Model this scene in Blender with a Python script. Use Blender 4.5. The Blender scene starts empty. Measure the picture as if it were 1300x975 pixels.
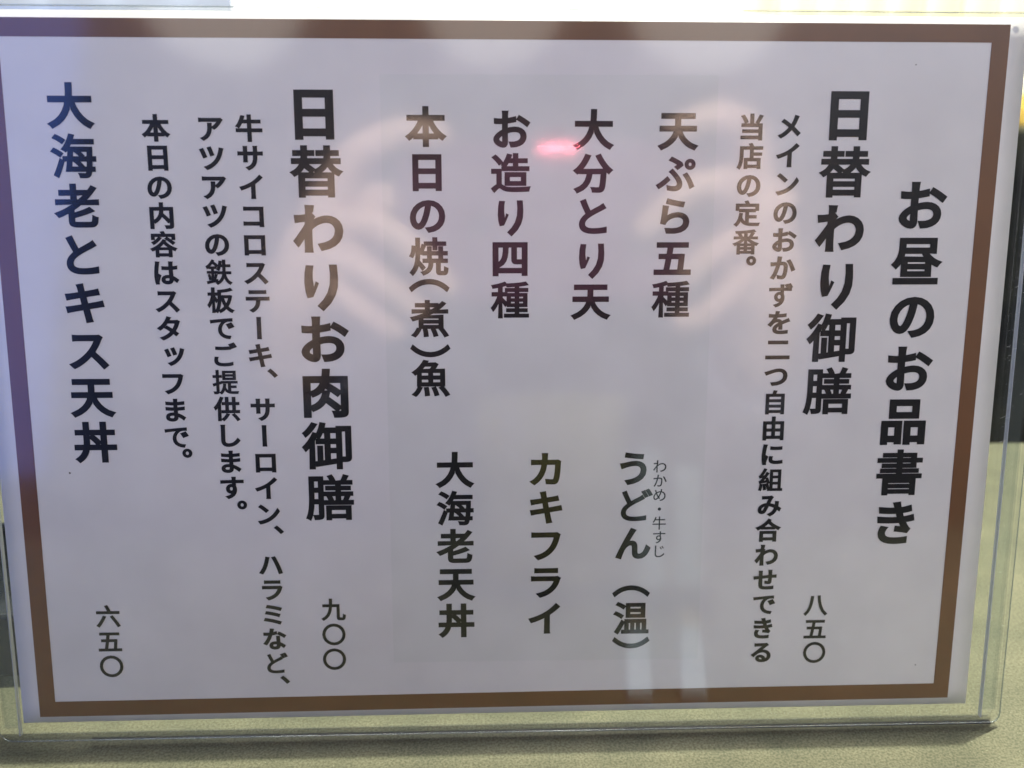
import bpy, bmesh, math, random
from mathutils import Vector, Matrix
from mathutils.geometry import delaunay_2d_cdt
random.seed(4)
R = math.radians
scn = bpy.context.scene
MM = 0.001

# ------------------------------------------------------------ frame of the leaning menu stand
LEAN = R(12)
AX = Vector((1, 0, 0))
AY = Vector((0, math.sin(LEAN), math.cos(LEAN)))      # up along the sheet
AN = Vector((0, -math.cos(LEAN), math.sin(LEAN)))     # out of the sheet, towards the reader
ORG = 0.1106 * AY
PAPER = Matrix(((AX.x, AY.x, AN.x, ORG.x), (AX.y, AY.y, AN.y, ORG.y), (AX.z, AY.z, AN.z, ORG.z), (0, 0, 0, 1)))

def pw(x, y, z=0):            # sheet millimetres -> world metres
    return PAPER @ Vector((x * MM, y * MM, z * MM))

# ------------------------------------------------------------ camera
cam_data = bpy.data.cameras.new("camera")
cam = bpy.data.objects.new("camera", cam_data)
scn.collection.objects.link(cam)
Rm = Matrix(((0.99936832, -0.00039231, 0.03553593), (0.00644759, 0.98534590, -0.17044613), (-0.03494832, 0.17056758, 0.98472601)))
c2p = Rm.transposed()                                   # camera axes -> sheet axes
CAMP = Vector((-6.879, 46.683, 264.438))
cam.matrix_world = Matrix.Translation(pw(*CAMP)) @ (PAPER.to_3x3() @ c2p).to_4x4()
cam_data.sensor_width = 36
cam_data.lens = 36 * 1150 / 1300
cam_data.clip_start = 0.0004
cam_data.clip_end = 50
cam_data.dof.use_dof = True
cam_data.dof.focus_distance = 0.268
cam_data.dof.aperture_fstop = 10.5
scn.camera = cam

# ------------------------------------------------------------ world, lamps, exposure
world = bpy.data.worlds.new("World")
scn.world = world
world.use_nodes = True
bg = world.node_tree.nodes["Background"]
bg.inputs[0].default_value = (0.62, 0.64, 0.80, 1)
bg.inputs[1].default_value = 0.08

def lamp(name, kind, loc, target, color, power, size=0.1, size_y=None, spread=None):
    d = bpy.data.lights.new(name, kind)
    d.color = color
    d.energy = power
    if kind == 'AREA':
        d.shape = 'RECTANGLE' if size_y else 'DISK'
        d.size = size
        if size_y: d.size_y = size_y
        if spread: d.spread = spread
    else:
        d.shadow_soft_size = size
    o = bpy.data.objects.new(name, d)
    scn.collection.objects.link(o)
    o.location = loc
    o.rotation_euler = (Vector(target) - Vector(loc)).to_track_quat('-Z', 'Y').to_euler()
    return o

lamp("ceiling_spot", 'POINT', (0.24, 0.304, 1.27), (0, 0, 0), (1.0, 0.95, 0.76), 114, 0.005)
lamp("window_light", 'AREA', (0.0, 1.27, 0.60), (0.02, -0.22, 0.2), (1.0, 0.97, 0.92), 16, 1.6, 0.4)
fill_spot = lamp("hand_fill_spot", 'SPOT', (0.12, 1.20, 0.56), (0.03, -0.22, 0.215), (1.0, 0.94, 0.87), 340, 0.05)  # narrow spot added to brighten the hands and phone alone
fill_spot.data.spot_size = R(21); fill_spot.data.spot_blend = 0.45
lamp("room_light", 'AREA', (-0.85, -1.75, 1.62), (0, 0, 0.1), (0.76, 0.82, 1.0), 10.5, 1.0, 0.6)
lamp("room_light", 'AREA', (1.05, -1.60, 1.45), (0, 0, 0.08), (0.82, 0.86, 1.0), 17.5, 0.9, 0.6)
lamp("warm_side_fill", 'AREA', (1.20, -0.90, 0.36), (0.0, 0.03, 0.08), (1.0, 0.93, 0.78), 2.4, 0.5, 0.6)  # unseen fill lamp added to even out the light on the sheet
lamp("blue_side_light", 'AREA', (-1.145, -1.08, 0.46), (-0.1, 0.03, 0.12), (0.10, 0.24, 1.0), 5.4, 1.0, 0.95)

scn.view_settings.view_transform = 'Standard'
scn.view_settings.look = 'None'
scn.view_settings.gamma = 1
scn.view_settings.exposure = 0
scn.cycles.transparent_max_bounces = 24
scn.cycles.max_bounces = 10
scn.cycles.caustics_reflective = False
scn.cycles.sample_clamp_indirect = 6

# ------------------------------------------------------------ helpers
def new_mat(name):
    m = bpy.data.materials.new(name)
    m.use_nodes = True
    return m, m.node_tree, m.node_tree.nodes["Principled BSDF"]

def plain(name, col, rough=0.5, spec=0.5, metal=0.0):
    m, nt, p = new_mat(name)
    p.inputs["Base Color"].default_value = (*col, 1)
    p.inputs["Roughness"].default_value = rough
    p.inputs["Specular IOR Level"].default_value = spec
    p.inputs["Metallic"].default_value = metal
    return m

def add_noise(m, scale, c1, c2, lo=0.35, hi=0.65, detail=6, bump=0.0, coord='Object', dist=0.001):
    nt = m.node_tree; p = nt.nodes["Principled BSDF"]
    tc = nt.nodes.new("ShaderNodeTexCoord")
    n = nt.nodes.new("ShaderNodeTexNoise"); n.inputs["Scale"].default_value = scale; n.inputs["Detail"].default_value = detail
    r = nt.nodes.new("ShaderNodeValToRGB")
    r.color_ramp.elements[0].position = lo; r.color_ramp.elements[0].color = (*c1, 1)
    r.color_ramp.elements[1].position = hi; r.color_ramp.elements[1].color = (*c2, 1)
    nt.links.new(tc.outputs[coord], n.inputs["Vector"]); nt.links.new(n.outputs["Fac"], r.inputs[0])
    nt.links.new(r.outputs[0], p.inputs["Base Color"])
    if bump:
        b = nt.nodes.new("ShaderNodeBump"); b.inputs["Strength"].default_value = bump; b.inputs["Distance"].default_value = dist
        nt.links.new(n.outputs["Fac"], b.inputs["Height"]); nt.links.new(b.outputs[0], p.inputs["Normal"])
    return n, r

def emit(name, col, s):
    m = bpy.data.materials.new(name); m.use_nodes = True
    nt = m.node_tree; nt.nodes.clear()
    e = nt.nodes.new("ShaderNodeEmission"); e.inputs[0].default_value = (*col, 1); e.inputs[1].default_value = s
    o = nt.nodes.new("ShaderNodeOutputMaterial"); nt.links.new(e.outputs[0], o.inputs[0])
    return m

def clear_plastic(name, tint=(1, 1, 1), rough=0.02, ior=1.49, haze=0.0, haze_col=(0.8, 0.8, 0.8)):
    """thin clear sheet: Fresnel mix of a see-through and a mirror-like lobe"""
    m = bpy.data.materials.new(name); m.use_nodes = True
    nt = m.node_tree; nt.nodes.clear()
    t = nt.nodes.new("ShaderNodeBsdfTransparent"); t.inputs[0].default_value = (*tint, 1)
    g = nt.nodes.new("ShaderNodeBsdfGlossy"); g.inputs["Roughness"].default_value = rough
    f = nt.nodes.new("ShaderNodeFresnel"); f.inputs[0].default_value = ior
    ge = nt.nodes.new("ShaderNodeNewGeometry"); im = nt.nodes.new("ShaderNodeMix"); im.data_type = 'FLOAT'   # both faces reflect as an air-plastic surface
    im.inputs[2].default_value = ior; im.inputs[3].default_value = 1 / ior
    nt.links.new(ge.outputs["Backfacing"], im.inputs[0]); nt.links.new(im.outputs[0], f.inputs[0])
    mx = nt.nodes.new("ShaderNodeMixShader"); o = nt.nodes.new("ShaderNodeOutputMaterial")
    nt.links.new(f.outputs[0], mx.inputs[0])
    base = t.outputs[0]
    if haze:
        d = nt.nodes.new("ShaderNodeBsdfDiffuse"); d.inputs[0].default_value = (*haze_col, 1)
        m2 = nt.nodes.new("ShaderNodeMixShader"); m2.inputs[0].default_value = haze
        nt.links.new(base, m2.inputs[1]); nt.links.new(d.outputs[0], m2.inputs[2]); base = m2.outputs[0]
    nt.links.new(base, mx.inputs[1]); nt.links.new(g.outputs[0], mx.inputs[2])
    nt.links.new(mx.outputs[0], o.inputs[0])
    return m

def tag(o, label=None, cat=None, group=None, kind=None):
    if label: o["label"] = label
    if cat: o["category"] = cat
    if group: o["group"] = group
    if kind: o["kind"] = kind
    return o

def link(name, me, mat, parent=None, smooth=False):
    o = bpy.data.objects.new(name, me)
    scn.collection.objects.link(o)
    if mat: me.materials.append(mat)
    if smooth:
        for p in me.polygons: p.use_smooth = True
    if parent: o.parent = parent
    return o

def from_bm(name, bm, mat, parent=None, smooth=False):
    me = bpy.data.meshes.new(name); bm.to_mesh(me); bm.free()
    return link(name, me, mat, parent, smooth)

def empty(name, mw=None):
    o = bpy.data.objects.new(name, None); scn.collection.objects.link(o)
    if mw: o.matrix_world = mw
    return o

def rounded(x0, y0, x1, y1, rs, seg=8):
    """outline of a rectangle with its own radius at BL, BR, TR, TL"""
    pts = []
    for (cx, cy, a0, r) in ((x0, y0, 180, rs[0]), (x1, y0, 270, rs[1]), (x1, y1, 0, rs[2]), (x0, y1, 90, rs[3])):
        sx = 1 if cx == x0 else -1; sy = 1 if cy == y0 else -1
        if r <= 0: pts.append((cx, cy)); continue
        for i in range(seg + 1):
            a = R(a0 + 90 * i / seg)
            pts.append((cx + sx * r + r * math.cos(a), cy + sy * r + r * math.sin(a)))
    return pts

def prism(name, pts, z0, z1, mat, parent, bevel=0.0, cut=None):
    bm = bmesh.new()
    vs = [bm.verts.new((x * MM, y * MM, z0 * MM)) for x, y in pts]
    f = bm.faces.new(vs)
    r = bmesh.ops.extrude_face_region(bm, geom=[f])
    bmesh.ops.translate(bm, verts=[v for v in r['geom'] if isinstance(v, bmesh.types.BMVert)], vec=(0, 0, (z1 - z0) * MM))
    bmesh.ops.recalc_face_normals(bm, faces=bm.faces)
    if bevel:
        es = [e for e in bm.edges if abs(e.verts[0].co.z - e.verts[1].co.z) < 1e-7]
        bmesh.ops.bevel(bm, geom=es, offset=bevel * MM, segments=2, affect='EDGES', profile=0.5)
    bm.normal_update()
    if cut:
        for f in bm.faces:
            if abs(f.normal.z) < .5: f.material_index = 1
    o = from_bm(name, bm, mat, parent)
    if cut: o.data.materials.append(cut)
    return o

def box_bm(bm, x0, y0, z0, x1, y1, z1):
    v = [bm.verts.new(p) for p in ((x0,y0,z0),(x1,y0,z0),(x1,y1,z0),(x0,y1,z0),(x0,y0,z1),(x1,y0,z1),(x1,y1,z1),(x0,y1,z1))]
    for q in ((3,2,1,0),(4,5,6,7),(0,1,5,4),(1,2,6,5),(2,3,7,6),(3,0,4,7)): bm.faces.new([v[i] for i in q])

def box(name, a, b, mat, parent=None, bevel=0.0, seg=2):
    bm = bmesh.new(); box_bm(bm, *a, *b)
    if bevel: bmesh.ops.bevel(bm, geom=list(bm.edges), offset=bevel, segments=seg, affect='EDGES', profile=0.5)
    return from_bm(name, bm, mat, parent)

def lathe(name, prof, mat, parent=None, seg=48, loc=(0, 0, 0), close=False):
    bm = bmesh.new(); rings = []
    for r, z in prof:
        if r < 1e-6: rings.append([bm.verts.new((loc[0], loc[1], loc[2] + z))])
        else: rings.append([bm.verts.new((loc[0] + r * math.cos(2*math.pi*i/seg), loc[1] + r * math.sin(2*math.pi*i/seg), loc[2] + z)) for i in range(seg)])
    for a, b in zip(rings, rings[1:]):
        for i in range(seg):
            j = (i + 1) % seg
            if len(a) == 1 and len(b) > 1: bm.faces.new((a[0], b[i], b[j]))
            elif len(b) == 1 and len(a) > 1: bm.faces.new((a[i], a[j], b[0]))
            elif len(a) > 1: bm.faces.new((a[i], a[j], b[j], b[i]))
    bmesh.ops.recalc_face_normals(bm, faces=bm.faces)
    return from_bm(name, bm, mat, parent, smooth=True)

# ------------------------------------------------------------ table and what closes the view behind it
m_table = plain("stone_pattern_laminate", (0.34, 0.335, 0.20), 0.6, 0.15)
nt = m_table.node_tree; P = nt.nodes["Principled BSDF"]
tc = nt.nodes.new("ShaderNodeTexCoord")
n1 = nt.nodes.new("ShaderNodeTexNoise"); n1.inputs["Scale"].default_value = 55; n1.inputs["Detail"].default_value = 4
n2 = nt.nodes.new("ShaderNodeTexNoise"); n2.inputs["Scale"].default_value = 1300; n2.inputs["Detail"].default_value = 5
n3 = nt.nodes.new("ShaderNodeTexNoise"); n3.inputs["Scale"].default_value = 2400; n3.inputs["Detail"].default_value = 2
ra = nt.nodes.new("ShaderNodeValToRGB"); ra.color_ramp.elements[0].position = .3; ra.color_ramp.elements[1].position = .7
ra.color_ramp.elements[0].color = (0.165, 0.174, 0.122, 1); ra.color_ramp.elements[1].color = (0.230, 0.232, 0.160, 1)
rb = nt.nodes.new("ShaderNodeValToRGB"); rb.color_ramp.elements[0].position = .35; rb.color_ramp.elements[1].position = .62
rb.color_ramp.elements[0].color = (0.58, 0.60, 0.56, 1); rb.color_ramp.elements[1].color = (1.08, 1.08, 1.05, 1)
rc = nt.nodes.new("ShaderNodeValToRGB"); rc.color_ramp.elements[0].position = .68; rc.color_ramp.elements[1].position = .76
rc.color_ramp.elements[0].color = (0, 0, 0, 1); rc.color_ramp.elements[1].color = (0.5, 0.5, 0.5, 1)
mu = nt.nodes.new("ShaderNodeMix"); mu.data_type = 'RGBA'; mu.blend_type = 'MULTIPLY'; mu.inputs[0].default_value = 1
ms = nt.nodes.new("ShaderNodeMix"); ms.data_type = 'RGBA'; ms.inputs[7].default_value = (0.8, 0.78, 0.6, 1)
for n in (n1, n2, n3): nt.links.new(tc.outputs["Object"], n.inputs["Vector"])
nt.links.new(n1.outputs[0], ra.inputs[0]); nt.links.new(n2.outputs[0], rb.inputs[0]); nt.links.new(n3.outputs[0], rc.inputs[0])
nt.links.new(ra.outputs[0], mu.inputs[6]); nt.links.new(rb.outputs[0], mu.inputs[7])
nt.links.new(mu.outputs[2], ms.inputs[6]); nt.links.new(rc.outputs[0], ms.inputs[0]); nt.links.new(ms.outputs[2], P.inputs["Base Color"])
bu = nt.nodes.new("ShaderNodeBump"); bu.inputs["Strength"].default_value = 0.12; bu.inputs["Distance"].default_value = 0.0003
nt.links.new(n2.outputs[0], bu.inputs["Height"]); nt.links.new(bu.outputs[0], P.inputs["Normal"])
tab = box("table_top", (-0.62, -0.50, -0.030), (0.62, 0.207, 0.0), m_table, None, 0.002)
tag(tab, "olive beige speckled laminate table top under the menu stand", "table")

m_wall = plain("dark_panel", (0.012, 0.014, 0.010), 0.5, 0.15)
add_noise(m_wall, 14, (0.006, 0.007, 0.006), (0.040, 0.042, 0.026), .42, .72)
wl = box("wall", (-1.2, 0.520, -0.70), (1.2, 0.560, 0.130), m_wall, None, 0.004)
tag(wl, kind="structure")
fl = box("floor", (-1.6, -1.9, -0.74), (1.6, 2.0, -0.70), plain("floor_brown", (0.10, 0.08, 0.06), 0.6))
tag(fl, kind="structure")
m_cush = plain("amber_cloth", (0.55, 0.34, 0.06), 0.8)
add_noise(m_cush, 30, (0.42, 0.26, 0.04), (0.72, 0.50, 0.10), .3, .7)
cu = box("seat_bolster", (0.36, 0.566, 0.02), (0.95, 0.66, 0.150), m_cush, None, 0.03, 4)
tag(cu, "amber cloth bolster on the ledge behind the dark panel", "cushion")

# bright window with sheer gathered curtain
m_win = emit("daylight_glass", (1.0, 0.985, 0.93), 2.6)
wr = empty("window"); 
tag(wr, "bright window along the top edge behind the menu stand", "window")
box("pane", (-1.5, 1.30, 0.05), (1.5, 1.305, 1.50), m_win, wr)
box("sill", (-1.5, 1.20, 0.03), (1.5, 1.297, 0.045), plain("white_paint", (0.75, 0.75, 0.72), 0.4), wr)
m_cur = bpy.data.materials.new("sheer_cloth"); m_cur.use_nodes = True
nt = m_cur.node_tree; nt.nodes.clear()
a = nt.nodes.new("ShaderNodeBsdfTransparent"); b = nt.nodes.new("ShaderNodeBsdfTranslucent"); b.inputs[0].default_value = (0.72, 0.66, 0.36, 1)
mx = nt.nodes.new("ShaderNodeMixShader"); mx.inputs[0].default_value = 0.80; oo = nt.nodes.new("ShaderNodeOutputMaterial")
nt.links.new(a.outputs[0], mx.inputs[1]); nt.links.new(b.outputs[0], mx.inputs[2]); nt.links.new(mx.outputs[0], oo.inputs[0])
def curtain(x0, x1, y, z0, z1, amp, waves):
    bm = bmesh.new(); n = 160; prev = None
    for i in range(n + 1):
        t = i / n; x = x0 + (x1 - x0) * t
        yy = y + amp * math.sin(t * waves * 2 * math.pi) + 0.3 * amp * math.sin(t * waves * 5.1)
        v = (bm.verts.new((x, yy, z0)), bm.verts.new((x, yy * 0.5 + y * 0.5, z1)))
        if prev: bm.faces.new((prev[0], v[0], v[1], prev[1]))
        prev = v
    return bm
c1 = from_bm("curtain", curtain(0.38, 1.2, 1.20, 0.052, 0.9, 0.022, 15), m_cur, None, True)
tag(c1, "sheer yellowish gathered curtain at the right of the bright window", "curtain")
m_cur2 = m_cur.copy(); m_cur2.name = "sheer_cloth_blue"
for n in m_cur2.node_tree.nodes:
    if n.type == 'BSDF_TRANSLUCENT': n.inputs[0].default_value = (0.16, 0.20, 0.28, 1)
    if n.type == 'MIX_SHADER': n.inputs[0].default_value = 0.88
c2 = from_bm("curtain", curtain(-1.3, -0.36, 1.20, 0.052, 0.9, 0.022, 9), m_cur2, None, True)
tag(c2, "blue grey sheer curtain at the left of the bright window", "curtain")

# ------------------------------------------------------------ clear menu stand
m_acr = clear_plastic("clear_acrylic", (0.985, 0.99, 0.985), 0.085, 1.52)
m_edge = clear_plastic("acrylic_cut_edge", (0.66, 0.72, 0.70), 0.12, 1.50, 0.20, (0.60, 0.65, 0.70))
m_cut = clear_plastic("acrylic_saw_cut", (0.93, 0.94, 0.94), 0.4, 1.02, 0.08, (0.35, 0.38, 0.38))
stand = empty("menu_stand", PAPER.copy())
tag(stand, "clear acrylic menu stand with rounded lower corners leaning back on the table", "menu holder")
XL, XR, YB, YT = -155.6, 158.4, -109.6, 105.6
prism("front_sheet", rounded(XL, YB, XR, YT, (4.5, 3.0, 1.5, 1.5)), 0.9, 2.6, m_acr, stand, cut=m_cut)
prism("back_sheet", rounded(XL, YB, XR, YT + 1.2, (4.5, 3.0, 1.5, 1.5)), -2.6, -0.9, m_acr, stand, cut=m_cut)
# cut rims of the two sheets: bright polished edges
def rim(name, pts, z, w, closed=True):
    bm = bmesh.new(); n = len(pts); ring = []
    for i in range(n):
        p0, p1, p2 = pts[i - 1], pts[i], pts[(i + 1) % n]
        d = Vector((p2[0] - p0[0], p2[1] - p0[1])); d.normalize(); nn = Vector((d.y, -d.x))
        o = [(p1[0] + nn.x * .02, p1[1] + nn.y * .02, z), (p1[0] - nn.x * w, p1[1] - nn.y * w, z),
             (p1[0] - nn.x * w, p1[1] - nn.y * w, z + .35), (p1[0] + nn.x * .02, p1[1] + nn.y * .02, z + .35)]
        ring.append([bm.verts.new((a * MM, b * MM, c * MM)) for a, b, c in o])
    for i in range(n):
        a, b = ring[i], ring[(i + 1) % n]
        for k in range(4): bm.faces.new((a[k], b[k], b[(k + 1) % 4], a[(k + 1) % 4]))
    bmesh.ops.recalc_face_normals(bm, faces=bm.faces)
    return from_bm(name, bm, m_edge, stand)
rim("front_rim", rounded(XL, YB, XR, YT, (4.5, 3.0, 1.5, 1.5)), 2.63, 0.16)
m_side = clear_plastic("acrylic_spacer", (0.92, 0.94, 0.94), 0.10, 1.10, 0.03, (0.50, 0.58, 0.62))
m_seam = clear_plastic("acrylic_glued_seam", (0.75, 0.80, 0.84), 0.15, 1.5, 0.50, (0.66, 0.70, 0.80))
for s, xa, xb in ((1, 153.7, 158.0), (-1, -155.2, -150.6)):
    prism("side_spacer", rounded(xa, YB + 3.4, xb, YT - 2, (0, 0, 0, 0)), -0.8, 0.8, m_side, stand, cut=m_cut)
    xs = 153.35 if s > 0 else -150.5
    prism("seam", [(xs, YB + .6), (xs + .28, YB + .6), (xs + .28, YT - 1), (xs, YT - 1)], -0.75, 0.85, m_seam, stand)
# strut that props the stand from behind, dark strip as contact shadow under the front edge
def foot():
    bm = bmesh.new(); T = PAPER.inverted(); ring = []
    for y, z in ((0.033, 0.120), (0.070, 0.004), (0.071, 0.0015), (0.062, 0.0003)):
        ring.append([bm.verts.new(T @ Vector(q)) for q in ((-.045, y, z), (.045, y, z), (.045, y + .0018, z + .0003), (-.045, y + .0018, z + .0003))])
    for a, b in zip(ring, ring[1:]):
        for k in range(4): bm.faces.new((a[k], b[k], b[(k + 1) % 4], a[(k + 1) % 4]))
    bm.faces.new(ring[0]); bm.faces.new(ring[-1])
    bmesh.ops.recalc_face_normals(bm, faces=bm.faces)
    return from_bm("back_foot", bm, m_acr, stand)
foot()
m_contact = plain("contact_line_black", (0.012, 0.012, 0.012), 0.7)
prism("contact_shadow_strip", [(-128, YB - .06), (-60, YB - .30), (60, YB - .55), (156, YB - .75), (156, YB - 0.04), (-128, YB - 0.04)], 1.2, 2.4, m_contact, stand)  # thin black strip added as the contact shadow line below the sheet
# hairline scratches and dust caught on the clear plastic
m_dust = plain("dust", (0.55, 0.56, 0.56), 0.9, 0.1)
bm = bmesh.new()
def scratch(x, y, l, a, w):
    d = Vector((math.cos(a), math.sin(a))) * l / 2; q = Vector((-math.sin(a), math.cos(a))) * w / 2
    bm.faces.new([bm.verts.new(((x + p.x) * MM, (y + p.y) * MM, 2.62 * MM)) for p in (-d - q, d - q, d + q * .4, -d + q * .4)])
for i in range(120):
    x = random.uniform(149.3, 157); y = random.uniform(-105, 75)
    if random.random() < .70: x = random.uniform(149.3, 153.2); y = random.uniform(-17, 40)
    scratch(x, y, random.choice((.10, .14, .2, .3, .7)), random.uniform(-.6, .9), random.uniform(.03, .07))
for i in range(60):
    scratch(random.uniform(-155, 152), random.uniform(-109, -105.2), random.choice((.12, .2, .25)), random.uniform(0, 3), .06)
for x, y, l in ((151.0, 29.4, 1.0), (150.1, 11.6, 1.1), (152, 11.0, 1.3), (150.6, -9.7, 2.0), (151.9, -10.0, 1.4), (151.0, -17.2, 2.0)):
    scratch(x, y, l, random.uniform(-.1, .6), .09)
sc_o = from_bm("scratches", bm, m_dust, stand); tag(sc_o, kind="stuff")

# ------------------------------------------------------------ printed sheet
sheet = empty("menu_sheet", PAPER.copy())
tag(sheet, "landscape paper lunch menu with brown frame and vertical Japanese lettering inside the clear stand", "menu")

def bow(x, y):                                         # the paper is not dead flat in its pocket
    return 0.10 * math.sin(x * 0.021 + 1.0) * math.sin(y * 0.016 + .4)
m_paper = plain("menu_paper", (0.79, 0.76, 0.74), 0.34, 0.6)
nt = m_paper.node_tree; P = nt.nodes["Principled BSDF"]
tc = nt.nodes.new("ShaderNodeTexCoord"); n1 = nt.nodes.new("ShaderNodeTexNoise"); n1.inputs["Scale"].default_value = 45; n1.inputs["Detail"].default_value = 8
n1.inputs["Roughness"].default_value = 0.6
r1 = nt.nodes.new("ShaderNodeValToRGB"); r1.color_ramp.elements[0].position = .3; r1.color_ramp.elements[1].position = .7
r1.color_ramp.elements[0].color = (0.70, 0.695, 0.715, 1); r1.color_ramp.elements[1].color = (0.78, 0.775, 0.79, 1)
nt.links.new(tc.outputs["Object"], n1.inputs[0]); nt.links.new(n1.outputs[0], r1.inputs[0]); nt.links.new(r1.outputs[0], P.inputs["Base Color"])
n2 = nt.nodes.new("ShaderNodeTexNoise"); n2.inputs["Scale"].default_value = 1400; n2.inputs["Detail"].default_value = 3
b2 = nt.nodes.new("ShaderNodeBump"); b2.inputs["Strength"].default_value = .10; b2.inputs["Distance"].default_value = .0001
nt.links.new(tc.outputs["Object"], n2.inputs[0]); nt.links.new(n2.outputs[0], b2.inputs["Height"]); nt.links.new(b2.outputs[0], P.inputs["Normal"])

def grid_patch(name, quad, z, mat, parent, nx=24, ny=18, back=False):
    """quad: BL, BR, TR, TL in sheet mm"""
    bm = bmesh.new(); g = []
    for j in range(ny + 1):
        row = []
        for i in range(nx + 1):
            u, v = i / nx, j / ny
            x = (quad[0][0]*(1-u)+quad[1][0]*u)*(1-v) + (quad[3][0]*(1-u)+quad[2][0]*u)*v
            y = (quad[0][1]*(1-u)+quad[1][1]*u)*(1-v) + (quad[3][1]*(1-u)+quad[2][1]*u)*v
            row.append(bm.verts.new((x * MM, y * MM, (z + bow(x, y)) * MM)))
        g.append(row)
    for j in range(ny):
        for i in range(nx): bm.faces.new((g[j][i], g[j][i+1], g[j+1][i+1], g[j+1][i]))
    return from_bm(name, bm, mat, parent, True)
PQ = [(-149.0, -104.7), (148.3, -104.2), (148.6, 105.0), (-148.6, 105.0)]
pp = grid_patch("paper", PQ, 0.30, m_paper, sheet, 48, 36)
sol = pp.modifiers.new("thickness", 'SOLIDIFY'); sol.thickness = 0.00012; sol.offset = -1
# faint grey box printed behind the dish list
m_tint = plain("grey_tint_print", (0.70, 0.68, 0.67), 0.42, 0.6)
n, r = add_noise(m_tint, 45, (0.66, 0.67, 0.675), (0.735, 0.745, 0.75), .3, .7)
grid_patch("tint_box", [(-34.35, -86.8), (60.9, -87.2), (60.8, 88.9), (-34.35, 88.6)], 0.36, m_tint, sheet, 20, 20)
# brown frame
m_brown = plain("brown_print", (0.19, 0.086, 0.036), 0.40, 0.6)
add_noise(m_brown, 60, (0.135, 0.054, 0.018), (0.168, 0.068, 0.023), .3, .7)
bo = [(-143.8, -102.8), (142.2, -102.0), (143.5, 103.0), (-142.6, 103.0)]
bi = [(-138.8, -97.8), (137.3, -97.0), (138.4, 98.1), (-137.6, 98.0)]
def lerp2(a, b, t): return (a[0] + (b[0]-a[0])*t, a[1] + (b[1]-a[1])*t)
bm = bmesh.new(); N = 40; ro = []; ri = []
for k in range(4):
    for i in range(N):
        t = i / N
        for src, dst in ((bo, ro), (bi, ri)):
            x, y = lerp2(src[k], src[(k+1) % 4], t)
            dst.append(bm.verts.new((x*MM, y*MM, (0.40 + bow(x, y))*MM)))
n = len(ro)
for i in range(n): bm.faces.new((ro[i], ro[(i+1) % n], ri[(i+1) % n], ri[i]))
from_bm("brown_frame", bm, m_brown, sheet)

# ------------------------------------------------------------ lettering
m_ink = plain("black_ink", (0.004, 0.004, 0.007), 0.34, 0.4)
_cache = {}
def contours(ch):
    if ch in _cache: return _cache[ch]
    cu = bpy.data.curves.new("t", 'FONT'); cu.body = ch; cu.size = 1; cu.fill_mode = 'NONE'; cu.resolution_u = 5
    ob = bpy.data.objects.new("t", cu); scn.collection.objects.link(ob)
    dg = bpy.context.evaluated_depsgraph_get(); dg.update()
    me = bpy.data.meshes.new_from_object(ob.evaluated_get(dg))
    loops = []
    idx = sorted(set(v for e in me.edges for v in e.vertices))
    nb = {}
    for e in me.edges:
        a_, b_ = e.vertices; nb.setdefault(a_, []).append(b_); nb.setdefault(b_, []).append(a_)
    seen = set()
    for st in idx:
        if st in seen: continue
        lp = [st]; seen.add(st); cur = st; first = True
        while True:
            nx = [k for k in nb[cur] if k not in seen]
            if not nx: break
            cur = min(nx) if first else nx[0]; first = False   # walk in the font's own direction
            seen.add(cur); lp.append(cur)
        if len(lp) > 2:
            pl = [Vector(me.vertices[i].co[:2]) for i in lp]
            Q = []
            for p in pl:
                if not Q or (p - Q[-1]).length > 0.002: Q.append(p)
            if (Q[0] - Q[-1]).length < 0.002: Q.pop()
            loops.append(Q)
    bpy.data.objects.remove(ob); bpy.data.curves.remove(cu); bpy.data.meshes.remove(me)
    _cache[ch] = loops
    return loops

def area(poly): return 0.5 * sum(poly[i-1].x * poly[i].y - poly[i].x * poly[i-1].y for i in range(len(poly)))

DENSE = {'ど': .72, 'で': .8, 'じ': .8, 'ぷ': .75, 'ず': .75, 'ご': .8, '膳': .60, '御': .72, '種': .66, '替': .72, '番': .75, '鉄': .62, '焼': .72, '煮': .75, '魚': .78, '海': .78, '書': .70, '提': .65,
         '温': .78, '組': .75, '造': .85, '昼': .85, '老': .92, '店': .85, '容': .85, '板': .85, '供': .85, '当': .9, '定': .85, '自': .85, '由': .9}
def bold(ch, bx, by):
    """contours swollen outwards, outer ones counter-clockwise"""
    loops = contours(ch); k = DENSE.get(ch, 1.0); bx *= k; by *= k
    if area(max(loops, key=lambda l: abs(area(l)))) < 0: loops = [l[::-1] for l in loops]
    out = []
    for L in loops:
        n = len(L); Q = []
        for a in range(n):
            p0, p1, p2 = L[a-1], L[a], L[(a+1) % n]
            d1 = (p1 - p0).normalized(); d2 = (p2 - p1).normalized()
            n1 = Vector((d1.y, -d1.x)); n2 = Vector((d2.y, -d2.x))
            m = n1 + n2
            if m.length < 1e-3: m = n1
            m = m.normalized(); c = max(0.55, m.dot(n1)); m = m / c
            Q.append(Vector((p1.x + m.x * bx, p1.y + m.y * by)))
        out.append(Q)
    return out

def winding(p, loops):
    w = 0
    for L in loops:
        for i in range(len(L)):
            a, b = L[i-1], L[i]
            if (a.y <= p.y) != (b.y <= p.y):
                s_ = (b.x - a.x) * (p.y - a.y) - (p.x - a.x) * (b.y - a.y)
                if a.y <= p.y and s_ > 0: w += 1
                elif a.y > p.y and s_ < 0: w -= 1
    return w

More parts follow.
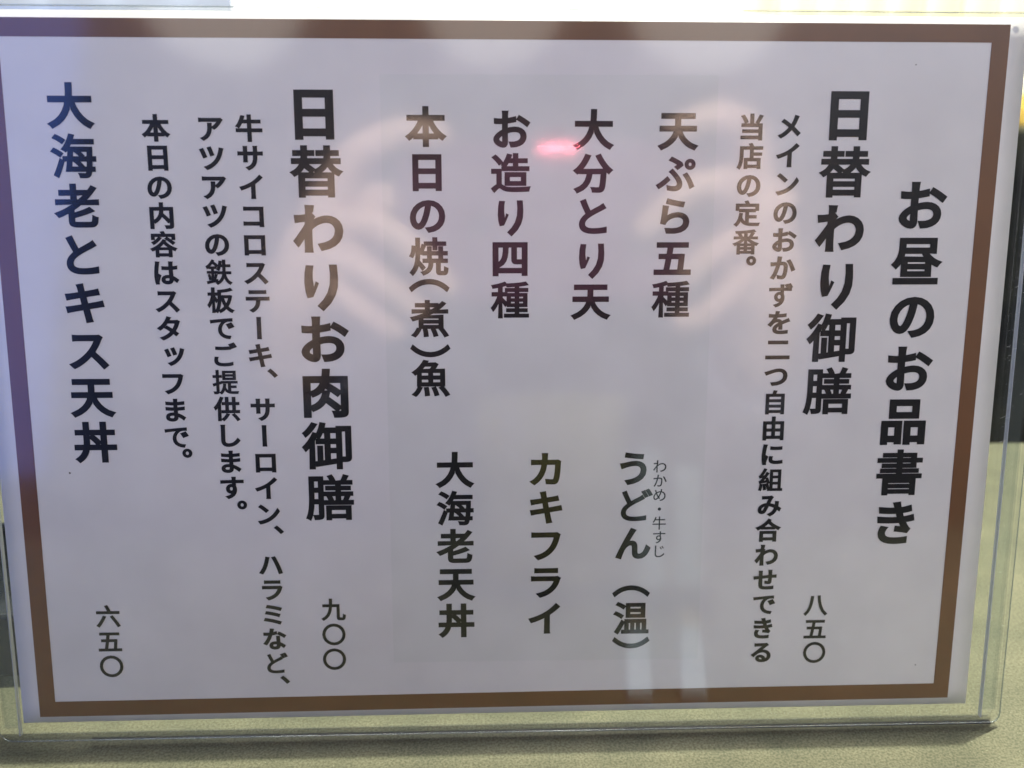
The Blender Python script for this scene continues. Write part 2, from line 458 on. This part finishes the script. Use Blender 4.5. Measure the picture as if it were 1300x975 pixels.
def fill(ch, bx, by):
    key = (ch, bx, by)
    if key in _fill: return _fill[key]
    loops = RI if ch == 'り' else bold(ch, bx, by)
    co = []; ed = []
    for L in loops:
        k = len(co); co += L; ed += [(k + i, k + (i + 1) % len(L)) for i in range(len(L))]
    vs, es, fs, _, _, _ = delaunay_2d_cdt(co, ed, [], 0, 1e-5)
    keep = [f for f in fs if winding(sum((vs[i] for i in f), Vector((0, 0))) / len(f), loops) > 0]
    _fill[key] = (vs, keep)
    return _fill[key]
_fill = {}
# the two unjoined strokes of this typeface's "ri"
RI = [[(193,570),(235,572),(227,606),(223,645),(225,688),(237,657),(254,667),(238,700),(215,743),(183,749),(176,715),(175,668),(182,612)],
      [(318,567),(361,567),(360,640),(354,688),(338,732),(309,776),(262,821),(232,791),(268,756),(294,719),(311,674),(318,620)]]
RI = [[Vector((.5 + (x + (y - 676) * .0756 - 264) / 281, .38 - (y - 676) / 281)) for x, y in l] for l in RI]
RI = [l if area(l) > 0 else l[::-1] for l in RI]

STYLE = {  # em (mm), x swelling, y swelling (em)
    'title': (14.9, .040, .034), 'heading': (14.9, .040, .034), 'heading_small': (12.6, .038, .032),
    'item': (11.3, .038, .033), 'desc': (7.55, .042, .033), 'price': (7.5, .026, .026), 'ruby': (4.5, .008, .006)}
NAME = {'title': 'title_lettering', 'heading': 'heading_lettering', 'heading_small': 'heading_lettering', 'item': 'dish_lettering',
        'desc': 'description_lettering', 'price': 'price_lettering', 'ruby': 'small_lettering'}
def column(style, glyphs):
    """glyphs: (char, x, y) of the cell centre on the sheet, millimetres"""
    em, bx, by = STYLE[style]; bm = bmesh.new()
    for ch, x, y in glyphs:
        rot = ch in '（）ー'
        V, F = fill(ch, by if rot else bx, bx if rot else by)
        if rot: V = [Vector((p.y - .38 + .5, -(p.x - .5) + .38)) for p in V]
        if ch in '（）、。':                             # placed by the middle of the ink
            use = {i for f in F for i in f}; pts = [V[i] for i in use]
            cx = (min(p.x for p in pts) + max(p.x for p in pts)) / 2; cy = (min(p.y for p in pts) + max(p.y for p in pts)) / 2
        else: cx, cy = .5, .38
        if ch == 'ッ': cx -= .12; cy -= .10
        bv = {}
        for f in F:
            q = []
            for i in f:
                if i not in bv: bv[i] = bm.verts.new((x + (V[i].x - cx) * em, y + (V[i].y - cy) * em, 0))
                q.append(bv[i])
            bm.faces.new(q)
    bm.normal_update()
    for v in bm.verts:
        x, y = v.co.x, v.co.y
        v.co = (x * MM, y * MM, (0.46 + bow(x, y)) * MM)
    for f in bm.faces:
        if f.normal.z < 0: f.normal_flip()
    return from_bm(NAME[style], bm, m_ink, sheet)
def line(style, s, a, b, extra=()):
    n = len(s) - 1
    g = [(c, a[0] + (b[0]-a[0]) * i / n, a[1] + (b[1]-a[1]) * i / n) for i, c in enumerate(s) if c not in '、 ']
    return column(style, g + list(extra))

line('title', 'お昼のお品書き', (121.67, 52.84), (120.86, -43.29))
line('heading', '日替わり御膳', (98.65, 78.33), (97.4, -1.79))
line('desc', 'メインのおかずを二つ自由に組み合わせできる', (81.76, 75.0), (81.11, -85.32))
line('desc', '当店の定番', (70.87, 74.75), (70.47, 42.46), [('。', 72.34, 37.0)])
line('item', '天ぷら五種', (49.74, 73.81), (49.02, 25.92))
line('item', '大分とり天', (25.67, 73.95), (25.47, 25.53))
line('item', 'お造り四種', (2.09, 73.87), (1.94, 25.84))
column('item', [('本', -21.77, 74.55), ('日', -21.64, 62.22), ('の', -21.62, 50.12), ('焼', -21.47, 38.39), ('（', -21.49, 30.02),
                ('煮', -21.41, 20.4), ('）', -21.44, 11.01), ('魚', -21.46, 2.8)])
column('item', [('う', 39.37, -25.14), ('ど', 39.63, -36.79), ('ん', 39.54, -48.86), ('（', 39.4, -64.45), ('温', 39.59, -73.28), ('）', 39.65, -81.41)])
line('ruby', 'わかめ・牛すじ', (47.27, -24.6), (47.65, -51.5))
line('item', 'カキフライ', (12.84, -25.12), (12.76, -72.97))
line('item', '大海老天丼', (-14.69, -25.09), (-14.73, -73.16))
line('heading', '日替わりお肉御膳', (-52.92, 78.07), (-52.15, -33.27))
line('desc', '牛サイコロステーキ、サーロイン、ハラミなど', (-71.03, 73.96), (-70.72, -86.26),
     [('、', -67.6, 4.6), ('、', -67.86, -43.21), ('、', -68.05, -91.82)])
line('desc', 'アツアツの鉄板でご提供します', (-81.82, 73.92), (-81.17, -29.89), [('。', -78.42, -35.3)])
line('desc', '本日の内容はスタッフまで', (-96.81, 73.98), (-96.48, -14.18), [('。', -93.68, -19.23)])
line('heading_small', '大海老とキス天丼', (-119.88, 79.91), (-120.2, -15.64))
line('price', '八五〇', (97.59, -69.77), (98.0, -85.76))
line('price', '九〇〇', (-52.41, -68.94), (-52.6, -85.28))
line('price', '六五〇', (-120.63, -70.01), (-120.76, -86.37))
# specks of dirt
m_dirt = plain("dirt", (0.05, 0.06, 0.05), .8)
for x, y, r_ in ((-128.39, -24.91, .30), (117.04, 91.98, .20), (130.79, -90.51, .22)):
    bm = bmesh.new()
    bm.faces.new([bm.verts.new(((x + r_ * math.cos(a) * random.uniform(.8, 1.1)) * MM, (y + r_ * math.sin(a)) * MM, (0.46 + bow(x, y)) * MM)) for a in [i * math.pi / 4 for i in range(8)]])
    from_bm("speck", bm, m_dirt, sheet)

# ------------------------------------------------------------ things behind the stand at the left
m_dark = plain("dark_glaze", (0.008, 0.011, 0.018), 0.25, 0.4)
tray = empty("lacquer_tray"); tray.location = (-0.196, 0.054, 0); tray.rotation_euler = (0, 0, R(4))
tag(tray, "low black lacquered tray on the table behind the left edge of the menu stand", "tray")
box("tray_base", (-.044, -.024, 0.0004), (.044, .034, .006), m_dark, tray, .0012)
for nm, a_, b_ in (("tray_wall", (-.044, -.027, .0005), (.044, -.0242, .025)), ("tray_wall", (-.044, .0342, .0005), (.044, .037, .025)),
               ("tray_wall", (.0442, -.027, .0005), (.047, .037, .025)), ("tray_wall", (-.047, -.027, .0005), (-.0442, .037, .025))):
    box(nm, a_, b_, m_dark, tray, .001)
cb = empty("condiment_pot"); cb.location = (-0.205, 0.060, 0.0062)
tag(cb, "small dark glazed pot standing in the black tray", "pot")
lathe("pot_body", [(0, 0), (.012, 0), (.0155, .004), (.0165, .012), (.014, .021), (.0125, .023)], plain("olive_glaze", (0.10, 0.11, 0.06), .2), cb)
lathe("pot_lid", [(.0135, .0232), (.012, .0255), (.004, .027), (.003, .030), (0, .0305)], m_dark, cb)
ch = empty("chair"); ch.location = (-0.62, 0.36, -0.70)
tag(ch, "added blue upholstered chair back beyond the left end of the table", "chair")
m_bl = plain("reflection_blue_cloth", (0.07, 0.13, 0.38), .8); add_noise(m_bl, 40, (0.05, 0.10, 0.32), (0.12, 0.20, 0.48), .3, .7)  # blue seat added to stand in for a bluish reflection
box("backrest", (-.10, .0, .46), (.24, .05, .90), m_bl, ch, .02, 4)
box("seat", (-.10, -.34, .40), (.24, .0, .452), m_bl, ch, .02, 4)
m_leg = plain("dark_wood", (0.05, 0.03, 0.02), .4)
for lx in (-.09, .205):
    for ly in (-.33, .01): box("leg", (lx, ly, .0), (lx + .025, ly + .025, .402), m_leg, ch, .002)

# ------------------------------------------------------------ reader's side: seen as soft reflections in the clear sheet
TILT = cam.matrix_world.to_3x3().to_4x4()
PH = Matrix.Translation(pw(*CAMP)) @ TILT            # camera axes; +z points back to the reader
phone = empty("mobile_phone", PH @ Matrix.Translation((0.042, 0.002, 0.0016)))
tag(phone, "purple mobile phone held in two hands in front of the menu stand", "phone")
m_ph = plain("purple_phone_back", (0.125, 0.042, 0.090), 0.35, 0.4)
prism("back_cover", rounded(-89, -46, 89, 46, (8, 8, 8, 8)), 0.0, 6.2, m_ph, phone, 0.6)
prism("screen", rounded(-86, -43, 86, 43, (5, 5, 5, 5)), 6.25, 6.6, plain("dark_screen", (0.01, 0.01, 0.012), 0.1), phone)
bm = bmesh.new(); bmesh.ops.create_cone(bm, cap_ends=True, segments=32, radius1=.006, radius2=.006, depth=.0006)
lr = from_bm("camera_lens", bm, plain("lens_glass", (0.01, 0.01, 0.015), 0.05), phone); lr.location = (-0.042, -0.002, -0.0003)
prism("indicator_light", rounded(-9, 41.6, 13, 42.3, (.3, .3, .3, .3)), -0.25, -0.05, emit("red_led", (1.0, 0.20, 0.25), 190), phone)

# hands: bones grown into one surface each
m_skin, nt, P = new_mat("skin")
P.inputs["Base Color"].default_value = (0.72, 0.51, 0.42, 1); P.inputs["Roughness"].default_value = .5
P.inputs["Subsurface Weight"].default_value = 0.0
def hand(name, side, fingers, palm, wrist, elbow):
    """points in phone-plane millimetres (x, y right/up from the lens, z towards the reader)"""
    verts = []; edges = []; rad = []
    def add(p, r): verts.append(Vector(p) * MM); rad.append(r * MM); return len(verts) - 1
    w = add(wrist, 24)
    c = add(palm[0], 27); edges.append((w, c))
    prev = w; e1 = add(Vector(wrist).lerp(Vector(elbow), .45), 29); e2 = add(elbow, 38)
    edges += [(w, e1), (e1, e2)]
    for f in fingers:
        pr = c
        for p, r_ in f:
            i = add(p, r_); edges.append((pr, i)); pr = i
    me = bpy.data.meshes.new(name); me.from_pydata(verts, edges, [])
    ob = bpy.data.objects.new(name, me); scn.collection.objects.link(ob)
    sk = ob.modifiers.new("skin", 'SKIN'); sk.use_smooth_shade = True
    for i, v in enumerate(me.skin_vertices[0].data): v.radius = (rad[i], rad[i]); v.use_root = (i == 0)
    ss = ob.modifiers.new("sub", 'SUBSURF'); ss.levels = 2; ss.render_levels = 2
    dg = bpy.context.evaluated_depsgraph_get(); dg.update()
    m2 = bpy.data.meshes.new_from_object(ob.evaluated_get(dg)); bpy.data.objects.remove(ob)
    return link(name, m2, m_skin, person, True)
person = empty("person", PH.copy())
tag(person, "two bare hands in blue grey sleeves holding the purple phone up to the menu", "person")
# left hand (at the left in the picture)
LH = hand("hand", -1, [
    [((-84, 18, 2), 12), ((-66, 44, -6), 9.5), ((-40, 54, -9), 8.5), ((-14, 50, -7.5), 7)],      # index lies along the top edge
    [((-84, 2, 0), 12), ((-62, 6, -8), 9.5), ((-38, -10, -11), 9), ((-14, -38, -9), 7.5)],       # middle reaches down over the back
    [((-88, -14, 2), 12), ((-70, -18, -6), 9.5), ((-50, -34, -10), 8.5), ((-30, -50, -9), 7.5)],
    [((-90, -28, 6), 11), ((-76, -42, 0), 8.5), ((-58, -56, -3), 7.5), ((-44, -62, 0), 6.5)],
    [((-86, 6, 24), 13), ((-62, 14, 24), 10), ((-40, 10, 19), 9)]],                              # thumb on the screen side
    [(-100, -8, 8)], (-112, -70, 22), (-150, -190, 190))
RH = hand("hand", 1, [
    [((158, 28, 2), 12), ((150, 58, -6), 9.5), ((128, 64, -10), 9), ((100, 52, -8.5), 7.5)],
    [((156, 10, 0), 12), ((140, 28, -10), 10), ((116, 24, -14), 9.5), ((88, -4, -11), 8)],
    [((160, -8, 2), 12), ((146, -6, -8), 9.5), ((128, -16, -11), 8.5), ((116, -32, -8), 7.5)],
    [((162, -24, 6), 11), ((150, -36, -2), 8.5), ((134, -52, -4), 7.5), ((116, -58, 0), 6.5)],
    [((158, 6, 24), 13), ((136, 14, 24), 10), ((114, 10, 19), 9)]],
    [(174, -8, 8)], (184, -72, 24), (220, -190, 190))
m_sl = plain("blue_grey_cloth", (0.20, 0.23, 0.34), .85)
add_noise(m_sl, 60, (0.16, 0.19, 0.30), (0.24, 0.27, 0.38), .3, .7, bump=.4)
def sleeve(a, b, r0, r1):
    a = Vector(a) * MM; b = Vector(b) * MM; d = (b - a); L = d.length; q = d.to_track_quat('Z', 'Y').to_matrix()
    bm = bmesh.new(); prev = None; seg = 28
    for k in range(15):
        t = k / 14; rr = (r0 + (r1 - r0) * t + 1.8 * math.sin(k * 2.3)) * MM
        ring = [bm.verts.new(a + q @ Vector((rr * math.cos(2*math.pi*i/seg), rr * math.sin(2*math.pi*i/seg), L * t))) for i in range(seg)]
        if prev:
            for i in range(seg): bm.faces.new((prev[i], prev[(i+1) % seg], ring[(i+1) % seg], ring[i]))
        prev = ring
    o = from_bm("sleeve", bm, m_sl, person, True)
    s = o.modifiers.new("cloth", 'SOLIDIFY'); s.thickness = .002
sleeve((-118, -92, 52), (-152, -196, 198), 36, 50)
sleeve((192, -96, 55), (222, -196, 198), 36, 50)

# tumbler of tea
gl = empty("tea_glass"); gl.location = (0.034, -0.232, 0)
tag(gl, "tall clear tumbler of yellow green tea in front of the phone", "glass")
m_glass = clear_plastic("tumbler_glass", (0.93, 0.96, 0.95), 0.03, 1.5)
lathe("tumbler", [(0, .0004), (.040, .0004), (.041, .003), (.049, .141), (.050, .143), (.050, .1435), (.0475, .142), (.0395, .010), (0, .009)], m_glass, gl)
m_tea, nt, P = new_mat("green_tea")
P.inputs["Base Color"].default_value = (0.95, 0.80, 0.22, 1); P.inputs["Roughness"].default_value = .15
lathe("tea", [(0, .0095), (.0390, .0105), (.0448, .112), (.0440, .1125), (0, .1120)], m_tea, gl)
# paper-sleeved chopsticks added on the table for pale streaks in the clear sheet
m_slv = plain("streak_blue_paper", (0.66, 0.84, 1.0), .6)  # blue of the added things that make the reflected streaks
for i, (x, a) in enumerate(((0.047, 9.6), (0.066, 12.5))):
    s = empty("chopsticks"); s.location = (x, -0.026, 0.0); s.rotation_euler = (0, 0, R(180 + a))
    box("paper_sleeve", (-.0045, 0, .0006), (.0045, .098, .0052), m_slv, s, .0012)
    for dx in (-.0022, .0022):
        box("chopstick", (dx - .0016, .098, .0012), (dx + .0016, .140, .0044), plain("birch", (0.60, 0.45, 0.25), .6), s, .0006)
    tag(s, ("pale blue paper sleeve of chopsticks nearer the tea glass, added for a reflected streak" if i == 1 else "pale blue paper sleeve of chopsticks left of the other one, added for a reflected streak"), "chopsticks", "sleeved chopsticks added on the table")

# upright pale napkins in a low holder, added for a tall reflected streak
nh = empty("streak_napkin_holder"); nh.location = (0.090, -0.181, 0)
tag(nh, "added low dark holder with two upright packs of pale blue paper napkins beside the tea glass", "napkin holder")
box("holder_base", (-.020, -.008, .0004), (.020, .008, .012), m_dark, nh, .001)
for xa, xb, h in ((-.0165, -.0035, .082), (.0035, .0165, .074)):
    bm = bmesh.new(); box_bm(bm, xa, -.0045, .0122, xb, .0045, h)
    bmesh.ops.bevel(bm, geom=list(bm.edges), offset=.0012, segments=2, affect='EDGES', profile=.5)
    from_bm("napkin_pack", bm, m_slv, nh)

# round paper lanterns over the reader
for i, (x, y, r_) in enumerate(((-0.47, 0.485, .150), (0.02, 0.475, .135), (0.42, 0.480, .150))):
    L = empty("paper_lantern", Matrix.Translation(pw(x * 1000, y * 1000, 1500)))
    lathe("shade", [(r_ * math.sin(math.pi * k / 16) if 0 < k < 16 else .02, -r_ * math.cos(math.pi * k / 16)) for k in range(17)], emit("lit_paper", (1.0, 0.96, 0.88), 2.3), L, 32)
    lathe("cord", [(.003, r_ * .98), (.003, r_ + .5)], plain("black_cord", (.02, .02, .02), .6), L, 8)
    tag(L, ("lit round paper lantern, leftmost of the three overhead", "lit round paper lantern in the middle of the three overhead", "lit round paper lantern, rightmost of the three overhead")[i], "lantern", "paper lanterns over the table")
